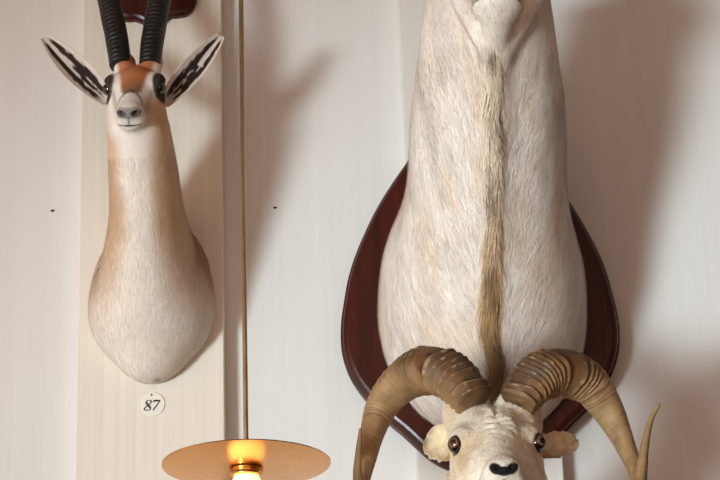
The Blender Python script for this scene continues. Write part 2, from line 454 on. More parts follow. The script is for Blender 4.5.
def build_gazelle():
    gz = empty('gazelle_mount', P(152, 300, -BD), 'pale brown gazelle shoulder mount with black ringed horns on the left board', 'mounted head')
    K = []
    for px, py, y, hw, b_ in ((151.5, 300, -BD+0.04, 60.5, .175), (151.5, 297, -BD-0.02, 60.5, .175), (150, 266, -.15, 50, .155), (147, 216, -.25, 38, .125), (142.5, 165, -.335, 34, .10), (138, 126, -.395, 31, .08), (135, 100, -.41, 25, .05)):
        p = P(px, py, y); K.append((*p, hw/PPM(p), b_))
    neck = loft(K)
    O, H = head_frame(P(134, 88, -.445), math.radians(47), math.radians(-2), math.radians(1.2))
    h = lambda x, f, u: O+H@np.array([x, f, u])
    # (radius, smooth union width)
    prims = [(ell(h(0, -.035, -.018), (.056, .078, .052), H), .03),
             (cone(h(0, -.01, -.018), h(0, .10, -.026), .048, .031), .03),
             (ell(h(-.034, -.02, -.05), (.028, .065, .045), H), .03), (ell(h(.034, -.02, -.05), (.028, .065, .045), H), .03),
             (ell(h(-.052, -.016, .006), (.022, .034, .020), H), .018), (ell(h(.052, -.016, .006), (.022, .034, .020), H), .018),
             (ell(h(0, .108, -.016), (.027, .022, .017), H), .012),
             (ell(h(0, .095, -.052), (.025, .026, .014), H), .014),
             (ell(h(-.017, .104, -.036), (.019, .022, .016), H), .008), (ell(h(.017, .104, -.036), (.019, .022, .016), H), .008),
             (cone(h(-.03, -.085, .012), h(-.033, -.11, .02), .026, .026), .015), (cone(h(.03, -.085, .012), h(.033, -.11, .02), .026, .026), .015)]
    bump = ell(P(151, 352, -.075), (.078, .075, .078))
    cuts = [(ell(h(s*.017, .128, -.014), (.008, .014, .005), H), .004) for s in (-1, 1)]
    cuts += [(ell(h(s*.064, -.006, -.002), (.015, .019, .015), H), .01) for s in (-1, 1)]
    cuts += [(ell(h(0, .128, -.046), (.03, .02, .0022), H), .003)]
    bustlo = ell(P(151.5, 318, -BD-.02), (.131, .12, .125)); egg = ell(P(154.5, 286, -BD), (.136, .075, .19))
    def f(p):
        d = smin(smin(neck(p), bustlo(p), .06), egg(p), .03); d = smin(d, bump(p), .03)
        e = prims[0][0](p)
        for g, k in prims[1:]: e = smin(e, g(p), k)
        for g, k in cuts: e = smax(e, -g(p), k)
        d = smin(d, e, .022)
        return smax(d, p[:, 1]+BD+.001, .006)
    lo = P(70, 400, -BD)-np.array([0, .0, .05]); hi = P(235, 40, -.2)
    V, Q = polygonise(f, (lo[0], -.62, lo[2]), (hi[0], -.03, O[2]+.14), .003)
    white, cream, tan, brown = lin(226, 216, 206), lin(218, 200, 180), lin(196, 160, 124), lin(150, 92, 50)
    dark, grey = lin(40, 28, 24), lin(170, 155, 146)
    headf = lambda p: (p-O)@H
    def colour(p):
        q = headf(p); x, fw, u = q.T; n1 = fbm(p, (18, 18, 18), 3); n2 = fbm(p, (60, 60, 14), 9)
        c = np.tile(white, (len(p), 1))
        # neck and bust: tan flanks, white front
        cx = np.interp(p[:, 2], np.array(K)[::-1, 2][np.argsort(np.array(K)[::-1, 2])], np.array(K)[::-1, 0][np.argsort(np.array(K)[::-1, 2])])
        g = grad(neck, p, .004); side = g[:, 0]
        low = sstep(P(150, 330, -.2)[2], P(150, 235, -.25)[2], p[:, 2])
        ms = sstep(.36, .88, np.abs(side)+.35*(n1-.5)+.14*(n2-.5)+np.where(side > 0, .16, 0))*low
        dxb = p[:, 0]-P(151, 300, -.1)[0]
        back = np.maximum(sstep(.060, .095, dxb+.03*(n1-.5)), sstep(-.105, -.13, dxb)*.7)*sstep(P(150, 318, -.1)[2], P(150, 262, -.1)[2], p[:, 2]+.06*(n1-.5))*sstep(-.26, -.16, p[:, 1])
        c = mixc(c, cream, .6*fbm(p, (9, 9, 9), 21))
        c = mixc(c, tan, .85*ms*(1-back))
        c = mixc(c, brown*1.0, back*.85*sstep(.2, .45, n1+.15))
        spots = sstep(.66, .8, fbm(p, (26, 26, 26), 33))*sstep(P(150, 300, -.1)[2], P(150, 350, -.1)[2], p[:, 2])
        c = mixc(c, grey*.75, .65*spots)
        # head
        hm = sstep(-.15, -.11, fw)*sstep(-.11, -.07, u)*(np.linalg.norm(q, axis=1) < .2)
        hc = np.tile(white*.97, (len(p), 1))
        hc = mixc(hc, tan, 1.0*sstep(.024, .038, x)*sstep(.03, .0, u+.03)*sstep(.11, .06, fw))     # cheek
        hc = mixc(hc, cream*.9, .6*sstep(-.028, -.042, x)*sstep(.02, -.02, u+.03)*sstep(.10, .05, fw))
        halfw = np.interp(fw, [-.12, -.09, -.02, .05, .07], [.062, .047, .036, .022, .014])
        fore = sstep(.006, -.006, np.abs(x)-halfw+.01*(n1-.5))*sstep(-.02, -.012, u)*sstep(.070, .055, fw)
        hc = mixc(hc, lin(172, 98, 40), fore*(.85+.15*n2))
        hc = mixc(hc, lin(120, 84, 62), fore*sstep(.0, .05, fw)*.8)
        arch = np.exp(-((fw-(.060+26*x*x))/.006)**2)*sstep(.034, .026, np.abs(x))*sstep(-.03, -.01, u)
        hc = mixc(hc, lin(62, 44, 38), .85*arch)
        muz = sstep(.062, .072, fw-26*x*x)*sstep(-.04, -.028, u)
        hc = mixc(hc, lin(186, 172, 160), .5*muz)
        top = sstep(-.088, -.10, fw+.01*(n1-.5)); hc = mixc(hc, lin(196, 180, 164), top*sstep(.045, .052, np.abs(x)))
        for s in (-1, 1):
            ex = ((x-s*.060)/.021)**2+((fw+.004)/.034)**2+((u+.004)/.04)**2
            hc = mixc(hc, dark, .97*sstep(1.3, .8, ex))
            line = np.exp(-((x*s-np.interp(fw, [.02, .10], [.047, .030]))/.0045)**2)*sstep(.02, .03, fw)*sstep(.10, .085, fw)*sstep(-.05, -.02, u)
            hc = mixc(hc, lin(120, 84, 62), .5*line)
            no = ((x-s*.0165)/.0125)**2+((u+.0145)/.0075)**2
            hc = mixc(hc, lin(30, 24, 24), sstep(1.4, .6, no)*sstep(.108, .114, fw))
        pad = sstep(.030, .024, np.abs(x))*sstep(-.028, -.022, u)*sstep(.002, -.004, u)*sstep(.110, .118, fw)
        hc = mixc(hc, lin(104, 92, 90), .75*pad*(1-0))
        sep = np.exp(-(x/.0022)**2)*sstep(-.046, -.042, u)*sstep(-.018, -.024, u)*sstep(.10, .11, fw)
        hc = mixc(hc, lin(70, 58, 56), .8*sep)
        mouth = np.exp(-((u+.047-1.5*x*x)/.0026)**2)*sstep(.066, .08, fw)
        hc = mixc(hc, lin(66, 50, 48), .85*mouth*sstep(.032, .026, np.abs(x)))
        c = c*(1-hm[:, None])+hc*hm[:, None]
        return c*(.9+.2*n2[:, None])
    c0 = gz.location
    org = np.array(c0)
    me = bigmesh('hide', V-org, Q, True, colour(V)); link('hide', me, MAT['hide'], gz, org)
    # eyes
    for s in (-1, 1):
        ball('eye', h(s*.0585, -.004, -.003), .0165, MAT['black_eye'], gz, H@np.array([s*.8, .3, .5]))
    # horns: black, ringed
    dk, dk2 = lin(24, 20, 20), lin(60, 52, 50)
    for s in (-1, 1):
        b0 = P(135.2+s*14.5, 67, -.405); t = [(14.7, 66, -.40), (17.5, 42, -.385), (23, 12, -.36), (28.5, -16, -.33), (33, -42, -.30), (37, -65, -.29), (36, -88, -.29), (31, -108, -.31)]
        xo = [135.2, 134.8, 134.4, 134, 133.6, 133, 132.5, 132]
        path = [P(xo[i]+s*a, b_, y) for i, (a, b_, y) in enumerate(t)]
        rad = np.array([.0255, .0268, .0272, .026, .0225, .018, .012, .003])
        def shp(sv, ang):
            ph = (sv*44) % 1.0; amp = .11*(1-sstep(.72, .9, np.array([sv]))[0])
            return 1+amp*(abs(math.sin(PI*ph))**.5-.6)+.012*np.sin(ang*3+sv*40)
        colh = lambda sv, ang: np.outer(np.ones(len(ang)), dk)*(1+.3*np.sin(ang*2+sv*20))[:, None]
        Vh, Fh, Ch, _ = sweep(path, rad, rad*1.12, (1, 0, 0), 28, shp, colh, 40)
        me = mesh('horn', Vh-np.array(path[0]), Fh, True, Ch); link('horn', me, MAT['horn_dark'], gz, path[0])
    # ears
    edge, dke = lin(206, 190, 178), lin(40, 28, 24)
    def earcol(seed):
        def cf(u, v, inner):
            if not inner: return lin(186, 158, 132)
            p = np.array([[u*8.0+v*2.2, v*3.2-u*2, seed]])
            k = vnoise(p, (1.0, 1.5, 1), int(seed))[0]*.6+vnoise(p, (3.0, 3.0, 1), int(seed)+5)[0]*.4
            band = math.exp(-((abs(v)-.42)/.23)**2)+.7*math.exp(-(v/.12)**2)*(u < .6)
            m_ = float(sstep(.34, .52, np.array([band*(.27+1.6*k)]))[0])*float(sstep(.04, .16, np.array([u]))[0])*float(sstep(1.0, .9, np.array([u]))[0])*float(sstep(.98, .8, np.array([abs(v)]))[0])
            return edge*(1-m_)*(.85+.3*k)+dke*m_
        return cf
    pr = lambda u: (math.sin(PI*(.14+.79*u)))**.8
    a, b_ = P(108, 100, -.405), P(43.5, 36.5, -.37)
    ear_mesh('ear', a, b_, P(90, 55, -.38)-P(70, 78, -.38), 14.2/PPM(a), CAM-a, .018, earcol(3.0), gz, MAT['hide'], pr, .0, 44, 23)
    a, b_ = P(164, 103, -.405), P(222, 34, -.37)
    ear_mesh('ear', a, b_, P(185, 60, -.38)-P(205, 78, -.38), 13.0/PPM(a), CAM-a, .018, earcol(8.0), gz, MAT['hide'], pr, .0, 44, 23)
    # short coat
    nroot = 42000
    r_ = sample(V, Q, nroot, lambda c: (c[:, 1] < -.07)*1.0)
    q = headf(r_); onhead = (np.linalg.norm(q, axis=1) < .17)
    okm = ~(onhead & (q[:, 1] > .085)); r_ = r_[okm]; q = q[okm]; onhead = onhead[okm]
    eye_clear = np.minimum(np.linalg.norm(q-np.array([.0565, -.006, -.005]), axis=1), np.linalg.norm(q-np.array([-.0565, -.006, -.005]), axis=1)) > .022
    r_ = r_[eye_clear]; onhead = onhead[eye_clear]
    def flow(p, n):
        qq = (p-O)@H; w = sstep(.19, .15, np.linalg.norm(qq, axis=1))[:, None]
        return w*(-H[:, 1])[None]+(1-w)*np.array([[0, .25, -1.0]])
    cs = colour(r_)*(RNG.normal(1.17, .10, (len(r_), 1)))
    me = strands(f, r_, flow, np.where(onhead, .006, .013)*RNG.uniform(.7, 1.3, len(r_)), .0009, np.where(onhead, .0012, .0025), cs, 2, .28)
    fo = link('coat', me, MAT['strand'], gz); fo['kind'] = 'stuff'
    return gz
build_gazelle()

# ------------------------------------------------------------------ big white sheep on the mahogany shield
PT = 0.035
def build_white():
    base = P(481, 320, -BD)
    wm = empty('sheep_mount', base, 'big white shoulder mount with a tan throat mane on a mahogany shield', 'mounted head')
    left = [(452, 110), (424, 135), (409, 158), (393, 181), (378, 205), (366, 229), (355, 255), (348, 278), (344, 300), (341, 322), (341, 345), (345, 364), (353, 382), (367, 401), (384, 419), (402, 434), (416, 447), (430, 459), (446, 468), (463, 473)]
    yb = -BD-PT*.5
    Lp = [P(a, b_, yb) for a, b_ in left]
    ax0, ax1 = P(479.5, 320, yb), None
    cx = ax0[0]
    Lx = [(p[0], p[2]) for p in Lp]; Rx = [(2*cx-a, b_) for a, b_ in Lx][::-1]
    key = np.array(Lx+Rx); key = np.vstack([key, key[:1]])
    key = np.vstack([key])
    cl = catmull(np.column_stack([key, np.zeros(len(key))]), 5)[:-1, :2]
    slab('plaque', cl, -BD, [(0, -BD), (0, -BD-.010), (.004, -BD-.0125), (.006, -BD-.014), (.0045, -BD-.020), (.008, -BD-.027), (.014, -BD-.032), (.020, -BD-PT)], MAT['mahogany'], wm)
    yf = -BD-PT
    K = []
    for px, py, y, hw, b_ in ((482, 314, yf+.04, 103, .325), (482, 308, yf-.02, 103.5, .325), (483, 262, -.22, 99, .28), (486.5, 196, -.34, 80.5, .215), (488, 118, -.45, 76.5, .18), (488, 40, -.54, 68, .15), (488, -25, -.57, 58, .12)):
        p = P(px, py, y); K.append((*p, hw/PPM(p), b_))
    neck = loft(K)
    # keel down the throat and chest
    kk = [P(494, 70, -.655), P(494, 130, -.585), P(493, 200, -.50), P(492, 270, -.425), P(491, 340, -.34)]
    keel = [cone(a, b_, .02, .02) for a, b_ in zip(kk, kk[1:])]
    hd = [(cone(P(497, -10, -.745), P(496, -62, -.60), .052, .085), .03),
          (ell(P(497, 6, -.765), (.056, .05, .030)), .02),
          (cone(P(497, 14, -.745), P(495, 66, -.645), .040, .016), .02),
          (cone(P(451, -22, -.705), P(487, 56, -.69), .028, .012), .018), (cone(P(543, -22, -.69), P(504, 56, -.675), .028, .012), .028),
          (ell(P(496, -110, -.56), (.105, .12, .12)), .05),
          (cone(P(497, -38, -.74), P(497, -100, -.60), .055, .085), .04)]
    slit = ell(P(497, -3, -.80), (.066, .05, .0035))
    def f(p):
        d = neck(p)
        e = keel[0](p)
        for g in keel[1:]: e = np.minimum(e, g(p))
        d = smin(d, e, .05)
        m_ = hd[0][0](p)
        for g, k in hd[1:]: m_ = smin(m_, g(p), k)
        m_ = smax(m_, -slit(p), .005)
        d = smin(d, m_, .025)
        return smax(d, p[:, 1]-yf+.001, .006)
    V, Q = polygonise(f, (base[0]-.34, -.90, base[2]-.36), (base[0]+.34, -.06, base[2]+.95), .004)
    white, cream, grey, tan, dark = lin(228, 219, 211), lin(220, 203, 184), lin(188, 176, 168), lin(190, 152, 104), lin(84, 66, 56)
    cxl = np.array([[p[2], p[0]] for p in [P(497, 20, -.75)]+kk+[P(492, 400, -.2)]]); cxl = cxl[np.argsort(cxl[:, 0])]
    zc = lambda py, y: P(495, py, y)[2]
    def colour(p):
        dx = p[:, 0]-np.interp(p[:, 2], cxl[:, 0], cxl[:, 1]); n1 = fbm(p, (14, 14, 5), 4); n2 = fbm(p, (70, 70, 12), 8)
        c = np.tile(white, (len(p), 1)); c = mixc(c, cream, .75*sstep(.35, .7, n1)); c = mixc(c, grey, .45*sstep(.45, .75, fbm(p, (20, 20, 6), 17)))
        low = sstep(zc(120, -.6), zc(300, -.35), p[:, 2])
        front = (grad(neck, p, .004)[:, 1] < -.15)
        c = mixc(c, tan, np.exp(-(dx/(.026))**2)*(.12+.35*low)*front)
        jaw = sstep(zc(60, -.68), zc(30, -.72), p[:, 2]); dxj = np.abs(p[:, 0]-P(497, 10, -.77)[0]); c = mixc(c, lin(236, 226, 214), .9*jaw*sstep(.07, .05, dxj))
        bt = sstep(zc(335, -.35), zc(378, -.28), p[:, 2])*np.exp(-((dx+.015)/.055)**2)*front; c = mixc(c, lin(92, 72, 56), .65*bt)
        mouth = np.exp(-((p[:, 2]-P(497, -3, -.80)[2])/.005)**2)*(p[:, 1] < -.72)
        c = mixc(c, lin(60, 44, 38), .85*mouth)
        return np.clip(c*(.92+.22*n2[:, None]), 0, .9)
    org = np.array(wm.location)
    for s_ in (-1, 1):
        pth = [P(496+s_*22, -150, -.56), P(496+s_*50, -185, -.50), P(496+s_*95, -180, -.44), P(496+s_*122, -140, -.42), P(496+s_*128, -95, -.47), P(496+s_*140, -75, -.55)]
        Vh, Fh, Ch, _ = sweep(pth, [.05, .048, .042, .034, .022, .006], [.05, .048, .042, .034, .022, .006], (0, -1, 0), 20, None, lambda a, b_: np.tile(lin(150, 114, 76), (20, 1)))
        link('horn', mesh('horn', Vh-pth[0], Fh, True, Ch), MAT['horn_tan'], wm, pth[0])
    me = bigmesh('hide', V-org, Q, True, colour(V)); link('hide', me, MAT['hidebig'], wm, org)
    # coat
    zlo, zhi = base[2]-.36, P(490, -30, -.7)[2]
    r_ = sample(V, Q, 75000, lambda c: ((c[:, 1] < -.10) & (c[:, 2] < zhi))*1.0)
    cs = colour(r_)*RNG.normal(1.20, .12, (len(r_), 1)); dk = RNG.random(len(r_)) < .06
    cs[dk] = cs[dk]*RNG.uniform(.35, .6, (dk.sum(), 1))
    injaw = sstep(zc(45, -.7), zc(15, -.74), r_[:, 2])
    def flow(p, n):
        dx = p[:, 0]-np.interp(p[:, 2], cxl[:, 0], cxl[:, 1])
        fl = np.zeros_like(p); fl[:, 2] = -1; fl[:, 1] = .15; fl[:, 0] = np.clip(-dx*5, -.55, .55)*sstep(0, .06, np.abs(dx))
        k = (vnoise(p, (9, 9, 5), 41)-.5)*.5; fl[:, 0] += k
        return fl
    me = strands(f, r_, flow, (.032-.022*injaw)*RNG.uniform(.6, 1.35, len(r_)), .0010, .005-.0035*injaw, cs, 3, .16)
    fo = link('coat', me, MAT['strand'], wm); fo['kind'] = 'stuff'
    # mane
    r0 = sample(V, Q, 60000, lambda c: (c[:, 2] < zc(55, -.68))*np.exp(-((c[:, 0]-np.interp(c[:, 2], cxl[:, 0], cxl[:, 1]))/(.0100))**2)*(c[:, 1] < -.2))
    r_ = r0[RNG.random(len(r0)) < .05+.95*sstep(zc(40, -.68), zc(135, -.58), r0[:, 2])][:6500]
    t = RNG.random(len(r_))[:, None]; low = sstep(zc(150, -.55), zc(310, -.38), r_[:, 2])[:, None]
    cs = (lin(224, 206, 182)*(1-low)+lin(204, 166, 116)*low)*(.78+.5*t)
    bot = sstep(zc(292, -.40), zc(340, -.34), r_[:, 2])[:, None]; cs = cs*(1-.75*bot)+lin(96, 72, 50)*.75*bot
    clump = sstep(.62, .72, vnoise(r_, (40, 40, 11), 91))[:, None]; cs = cs*(1-.6*clump)+lin(104, 76, 54)*.6*clump
    d2 = RNG.random(len(r_)) < (.08+.08*low[:, 0]); cs[d2] = lin(92, 66, 48)*RNG.uniform(.7, 1.3, (d2.sum(), 1))
    def mflow(p, n):
        fl = np.zeros_like(p); fl[:, 2] = -1; fl[:, 1] = .1
        fl[:, 0] = (vnoise(p, (8, 8, 14), 61)-.5)*.9-1.5*(p[:, 0]-np.interp(p[:, 2], cxl[:, 0], cxl[:, 1]))
        return fl
    me = strands(f, r_, mflow, (.055+.03*low[:, 0])*RNG.uniform(.6, 1.3, len(r_)), .0016, RNG.uniform(.004, .022, len(r_)), cs, 5, .10)
    mo = link('mane', me, MAT['strand'], wm); mo['kind'] = 'stuff'; mo['label'] = 'tan and brown throat mane'
    return wm
build_white()

# ------------------------------------------------------------------ lower ram with curled horns
def build_ram():
    O, H = head_frame(P(497, 440, -.82), math.radians(30), math.radians(1.0), 0.0)
    h = lambda x, f, u: O+H@np.array([x, f, u])
    base = P(490, 700, 0); base[1] = -BD
    rm = empty('ram_mount', base, 'white faced ram head with thick curling tan horns at the bottom edge', 'mounted head')
    K = []
    for px, py, y, hw, b_ in ((490, 690, -BD+.04, 100, .30), (490, 688, -BD-.03, 100, .30), (491, 650, -.25, 88, .24), (493, 590, -.43, 70, .18), (495, 530, -.60, 58, .13), (496, 480, -.70, 50, .09)):
        p = P(px, py, y); K.append((*p, hw/PPM(p), b_))
    neck = loft(K)
    prims = [(ell(h(0, -.045, -.045), (.084, .10, .078), H), .03),
             (cone(h(0, .0, -.036), h(0, .135, -.038), .066, .040), .04),
             (ell(h(-.050, .02, -.075), (.042, .10, .06), H), .04), (ell(h(.050, .02, -.075), (.042, .10, .06), H), .04),
             (ell(h(-.068, -.022, -.002), (.028, .04, .026), H), .02), (ell(h(.068, -.022, -.002), (.028, .04, .026), H), .02),
             (ell(h(0, -.055, .015), (.045, .055, .035), H), .025),
             (ell(h(0, .158, -.024), (.034, .022, .022), H), .015),
             (ell(h(-.02, .150, -.055), (.027, .028, .024), H), .012), (ell(h(.02, .150, -.055), (.027, .028, .024), H), .012),
             (ell(h(0, .13, -.085), (.034, .04, .022), H), .015)]
    for s in (-1, 1):
        prims.append((cone(h(s*.048, -.085, .0), h(s*.055, -.12, .03), .05, .048), .02))
    cuts = [(ell(h(s*.014, .183, -.016), (.007, .014, .006), H), .004) for s in (-1, 1)]+[(ell(h(s*.094, .010, -.006), (.018, .022, .017), H), .010) for s in (-1, 1)]
    cuts += [(ell(h(0, .185, -.072), (.045, .03, .003), H), .004), (ell(h(0, -.05, .052), (.005, .06, .012), H), .012)]
    def f(p):
        e = prims[0][0](p)
        for g, k in prims[1:]: e = smin(e, g(p), k)
        for g, k in cuts: e = smax(e, -g(p), k)
        d = smin(neck(p), e, .05)
        q = (p-O)@H
        wool = sstep(.06, .01, q[:, 1])*sstep(-.05, .0, q[:, 2])*sstep(.040, .02, np.abs(q[:, 0]-.008))
        d = d-.0055*wool*(np.abs(np.sin(q[:, 1]*150+5*vnoise(p, (35, 35, 35), 5)+50*np.abs(q[:, 0])))-.1)*(.4+vnoise(p, (50, 50, 50), 15))
        d = d+.004*(fbm(p, (45, 45, 45), 77)-.5)*sstep(.15, .08, q[:, 1])
        return smax(d, p[:, 1]+BD+.001, .006)
    V, Q = polygonise(f, (base[0]-.30, -1.02, base[2]-.36), (base[0]+.34, -.03, O[2]+.16), .0033)
    white, cream, tan = lin(228, 218, 200), lin(216, 196, 166), lin(196, 150, 96)
    def colour(p):
        q = (p-O)@H; x, fw, u = q.T; n1 = fbm(p, (22, 22, 22), 3); n2 = fbm(p, (60, 60, 60), 8)
        c = np.tile(white, (len(p), 1)); c = mixc(c, cream, .8*sstep(.45, .75, n1))
        for s in (-1, 1):
            er = np.sqrt(((x-s*.086)/.019)**2+((fw-.004)/.023)**2+((u+.008)/.023)**2)
            c = mixc(c, lin(52, 38, 30), .92*sstep(1.08, .85, er))
            c = mixc(c, tan, .35*np.exp(-((x-s*.075)/.015)**2-((fw-.045)/.04)**2)*sstep(.4, .7, n1))
        top = sstep(-.06, -.11, fw); c = mixc(c, tan, .35*top*sstep(.4, .6, n1))
        lobes = np.minimum(((np.abs(x)-.0155)/.0135)**2+((u+.0185-.12*(np.abs(x)-.016))/.0108)**2, (x/.018)**2+((u+.022)/.0095)**2)
        pad = sstep(1.25, .8, lobes)*sstep(.140, .150, fw)
        c = mixc(c, lin(24, 20, 20), pad)
        sep = np.exp(-(x/.003)**2)*sstep(-.075, -.07, u)*sstep(-.035, -.04, u)*sstep(.14, .15, fw); c = mixc(c, lin(40, 32, 30), .9*sep)
        mo = np.exp(-((u+.072)/.0035)**2)*sstep(.10, .12, fw); c = mixc(c, lin(70, 52, 44), .8*mo)
        return c*(.86+.26*n2[:, None])
    org = np.array(rm.location)
    me = bigmesh('hide', V-org, Q, True, colour(V)); link('hide', me, MAT['wool'], rm, org)
    for s in (-1, 1):
        ball('eye', h(s*.0825, .002, -.007), .0195, MAT['amber_eye'], rm, H@np.array([s*.42, .64, .36]))
    # ears
    def ecol(u, v, inner):
        k = vnoise(np.array([[u*6, v*3, 2.0]]), (1, 1, 1), 12)[0]
        if inner: return lin(222, 202, 168)*(.62+.55*k) if u > .3 else lin(200, 160, 116)*(.8+.4*k)
        return lin(200, 180, 148)
    pr = lambda u: math.sqrt(max(0, 1-abs(2*(u*.90+.095)-1)**2.6))*(1+.05*math.sin(u*23)+.04*math.sin(u*41))
    a = P(459, 446, -.76); t_ = P(425.5, 437, -.73)
    ear_mesh('ear', a, t_, P(440, 420, -.74)-P(442, 460, -.76), 21/PPM(a), CAM-a, .02, ecol, rm, MAT['wool'], pr, .0, 24, 17, .008)
    a = P(538, 449, -.76); t_ = P(577, 438, -.71)
    ear_mesh('ear', a, t_, P(560, 430, -.70)-P(560, 460, -.74), 15.5/PPM(a), CAM-a, .02, ecol, rm, MAT['wool'], pr, .0, 24, 17, .008)
    # horns
    c_d, c_t, c_l, c_y = lin(70, 48, 32), lin(150, 114, 76), lin(184, 150, 108), lin(132, 100, 56)
    def horn(keys, dirsign, seed):
        path = []; ra = []; rb = []
        for px, py, y, w in keys:
            p = P(px, py, y); path.append(p); ra.append(w/PPM(p)/2); rb.append(w/PPM(p)/2)
        ra = np.array(ra); rb = np.array(rb)
        ref = np.array(CAM-path[1]); ref /= np.linalg.norm(ref)
        R0 = np.random.default_rng(seed); ph = R0.random(8)*6.28
        def ringf(s):
            return s*46+1.2*math.sin(s*17+ph[0])+.7*math.sin(s*41+ph[1])
        def shp(s, ang):
            heavy = float(sstep(.36, .24, np.array([s]))[0]); r_ = ringf(s)
            saw = (r_+.10*np.sin(ang*3+ph[2])) % 1.0
            saw = np.where(saw < .8, saw/.8, (1-saw)/.2)
            fine = np.sin(r_*6.28*2.3+np.sin(ang*2)*.8)
            outer = .5+.5*np.cos(ang-HEEL)               # keel edge of the horn
            k = 1+.15*heavy*(saw-.5)*(.6+.8*vnoise(np.column_stack([np.full(len(ang), r_*.9), np.cos(ang)*3, np.sin(ang)*3]), (1, 1, 1), seed+2))+(.028*(saw-.5)+.010*fine)*(1-heavy)*float(sstep(1, .6, np.array([s]))[0])
            tri = 1+.05*np.cos(3*(ang-HEEL))
            pn = np.column_stack([np.full(len(ang), r_*1.3), np.cos(ang)*5, np.sin(ang)*5])
            return k*tri*(1+(.012+.035*heavy)*(vnoise(pn, (1, 1, 1), seed+6)-.5)+.014*np.clip(np.cos(ang-HEEL)-.6, 0, 1)*math.sin(r_*12.5)*2)
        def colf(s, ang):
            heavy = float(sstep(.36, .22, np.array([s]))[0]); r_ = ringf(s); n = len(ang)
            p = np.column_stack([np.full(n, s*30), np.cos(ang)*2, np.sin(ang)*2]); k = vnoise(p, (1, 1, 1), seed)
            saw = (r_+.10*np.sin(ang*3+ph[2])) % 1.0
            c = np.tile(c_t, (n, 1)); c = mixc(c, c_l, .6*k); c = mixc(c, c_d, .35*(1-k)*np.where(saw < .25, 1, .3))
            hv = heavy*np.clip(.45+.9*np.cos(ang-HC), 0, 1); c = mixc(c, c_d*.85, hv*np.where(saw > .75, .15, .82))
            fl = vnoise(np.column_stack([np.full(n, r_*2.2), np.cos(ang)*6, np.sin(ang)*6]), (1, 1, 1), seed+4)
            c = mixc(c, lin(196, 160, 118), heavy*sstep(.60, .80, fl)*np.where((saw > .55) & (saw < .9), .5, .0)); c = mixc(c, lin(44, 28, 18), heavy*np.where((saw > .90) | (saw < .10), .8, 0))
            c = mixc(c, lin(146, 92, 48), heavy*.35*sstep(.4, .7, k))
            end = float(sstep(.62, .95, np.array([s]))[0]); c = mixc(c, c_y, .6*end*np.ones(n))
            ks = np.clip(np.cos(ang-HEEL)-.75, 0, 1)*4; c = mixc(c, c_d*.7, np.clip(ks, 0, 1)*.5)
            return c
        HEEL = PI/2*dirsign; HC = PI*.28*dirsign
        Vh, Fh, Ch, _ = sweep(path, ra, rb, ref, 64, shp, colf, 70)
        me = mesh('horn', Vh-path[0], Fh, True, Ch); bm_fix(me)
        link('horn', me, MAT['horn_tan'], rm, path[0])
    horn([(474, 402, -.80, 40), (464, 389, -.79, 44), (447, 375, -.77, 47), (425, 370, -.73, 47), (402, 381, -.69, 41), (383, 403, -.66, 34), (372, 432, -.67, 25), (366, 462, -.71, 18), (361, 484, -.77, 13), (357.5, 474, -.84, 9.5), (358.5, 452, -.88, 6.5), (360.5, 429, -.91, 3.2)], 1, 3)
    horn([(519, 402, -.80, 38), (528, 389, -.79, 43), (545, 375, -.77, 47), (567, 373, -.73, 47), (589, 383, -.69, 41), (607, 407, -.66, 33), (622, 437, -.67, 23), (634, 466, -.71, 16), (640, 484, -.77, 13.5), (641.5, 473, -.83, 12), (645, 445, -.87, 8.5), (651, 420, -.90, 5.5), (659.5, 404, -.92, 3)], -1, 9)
    # short wool
    r_ = sample(V, Q, 26000, lambda c: (((c-O)@H)[:, 1] < .13)*(c[:, 2] > O[2]-.25)*(c[:, 1] < -.5)*1.0)
    q = (r_-O)@H
    ok = np.minimum(np.linalg.norm(q-np.array([.0815, .002, -.006]), axis=1), np.linalg.norm(q+np.array([.0815, -.002, .006]), axis=1)) > .030
    r_ = r_[ok]; q = q[ok]
    cs = colour(r_)*RNG.normal(1.17, .08, (len(r_), 1))
    def flow(p, n):
        qq = (p-O)@H; k = (vnoise(p, (40, 40, 40), 3)-.5)*2.0
        return -H[:, 1][None]+H[:, 0][None]*k[:, None]
    L = np.where((q[:, 1] < -.0) & (q[:, 2] > -.03), .014, .007)
    me = strands(f, r_, flow, L*RNG.uniform(.7, 1.3, len(r_)), .0011, L*.3, cs, 3, .35)
    fo = link('wool', me, MAT['strand'], rm); fo['kind'] = 'stuff'
    return rm
build_ram()

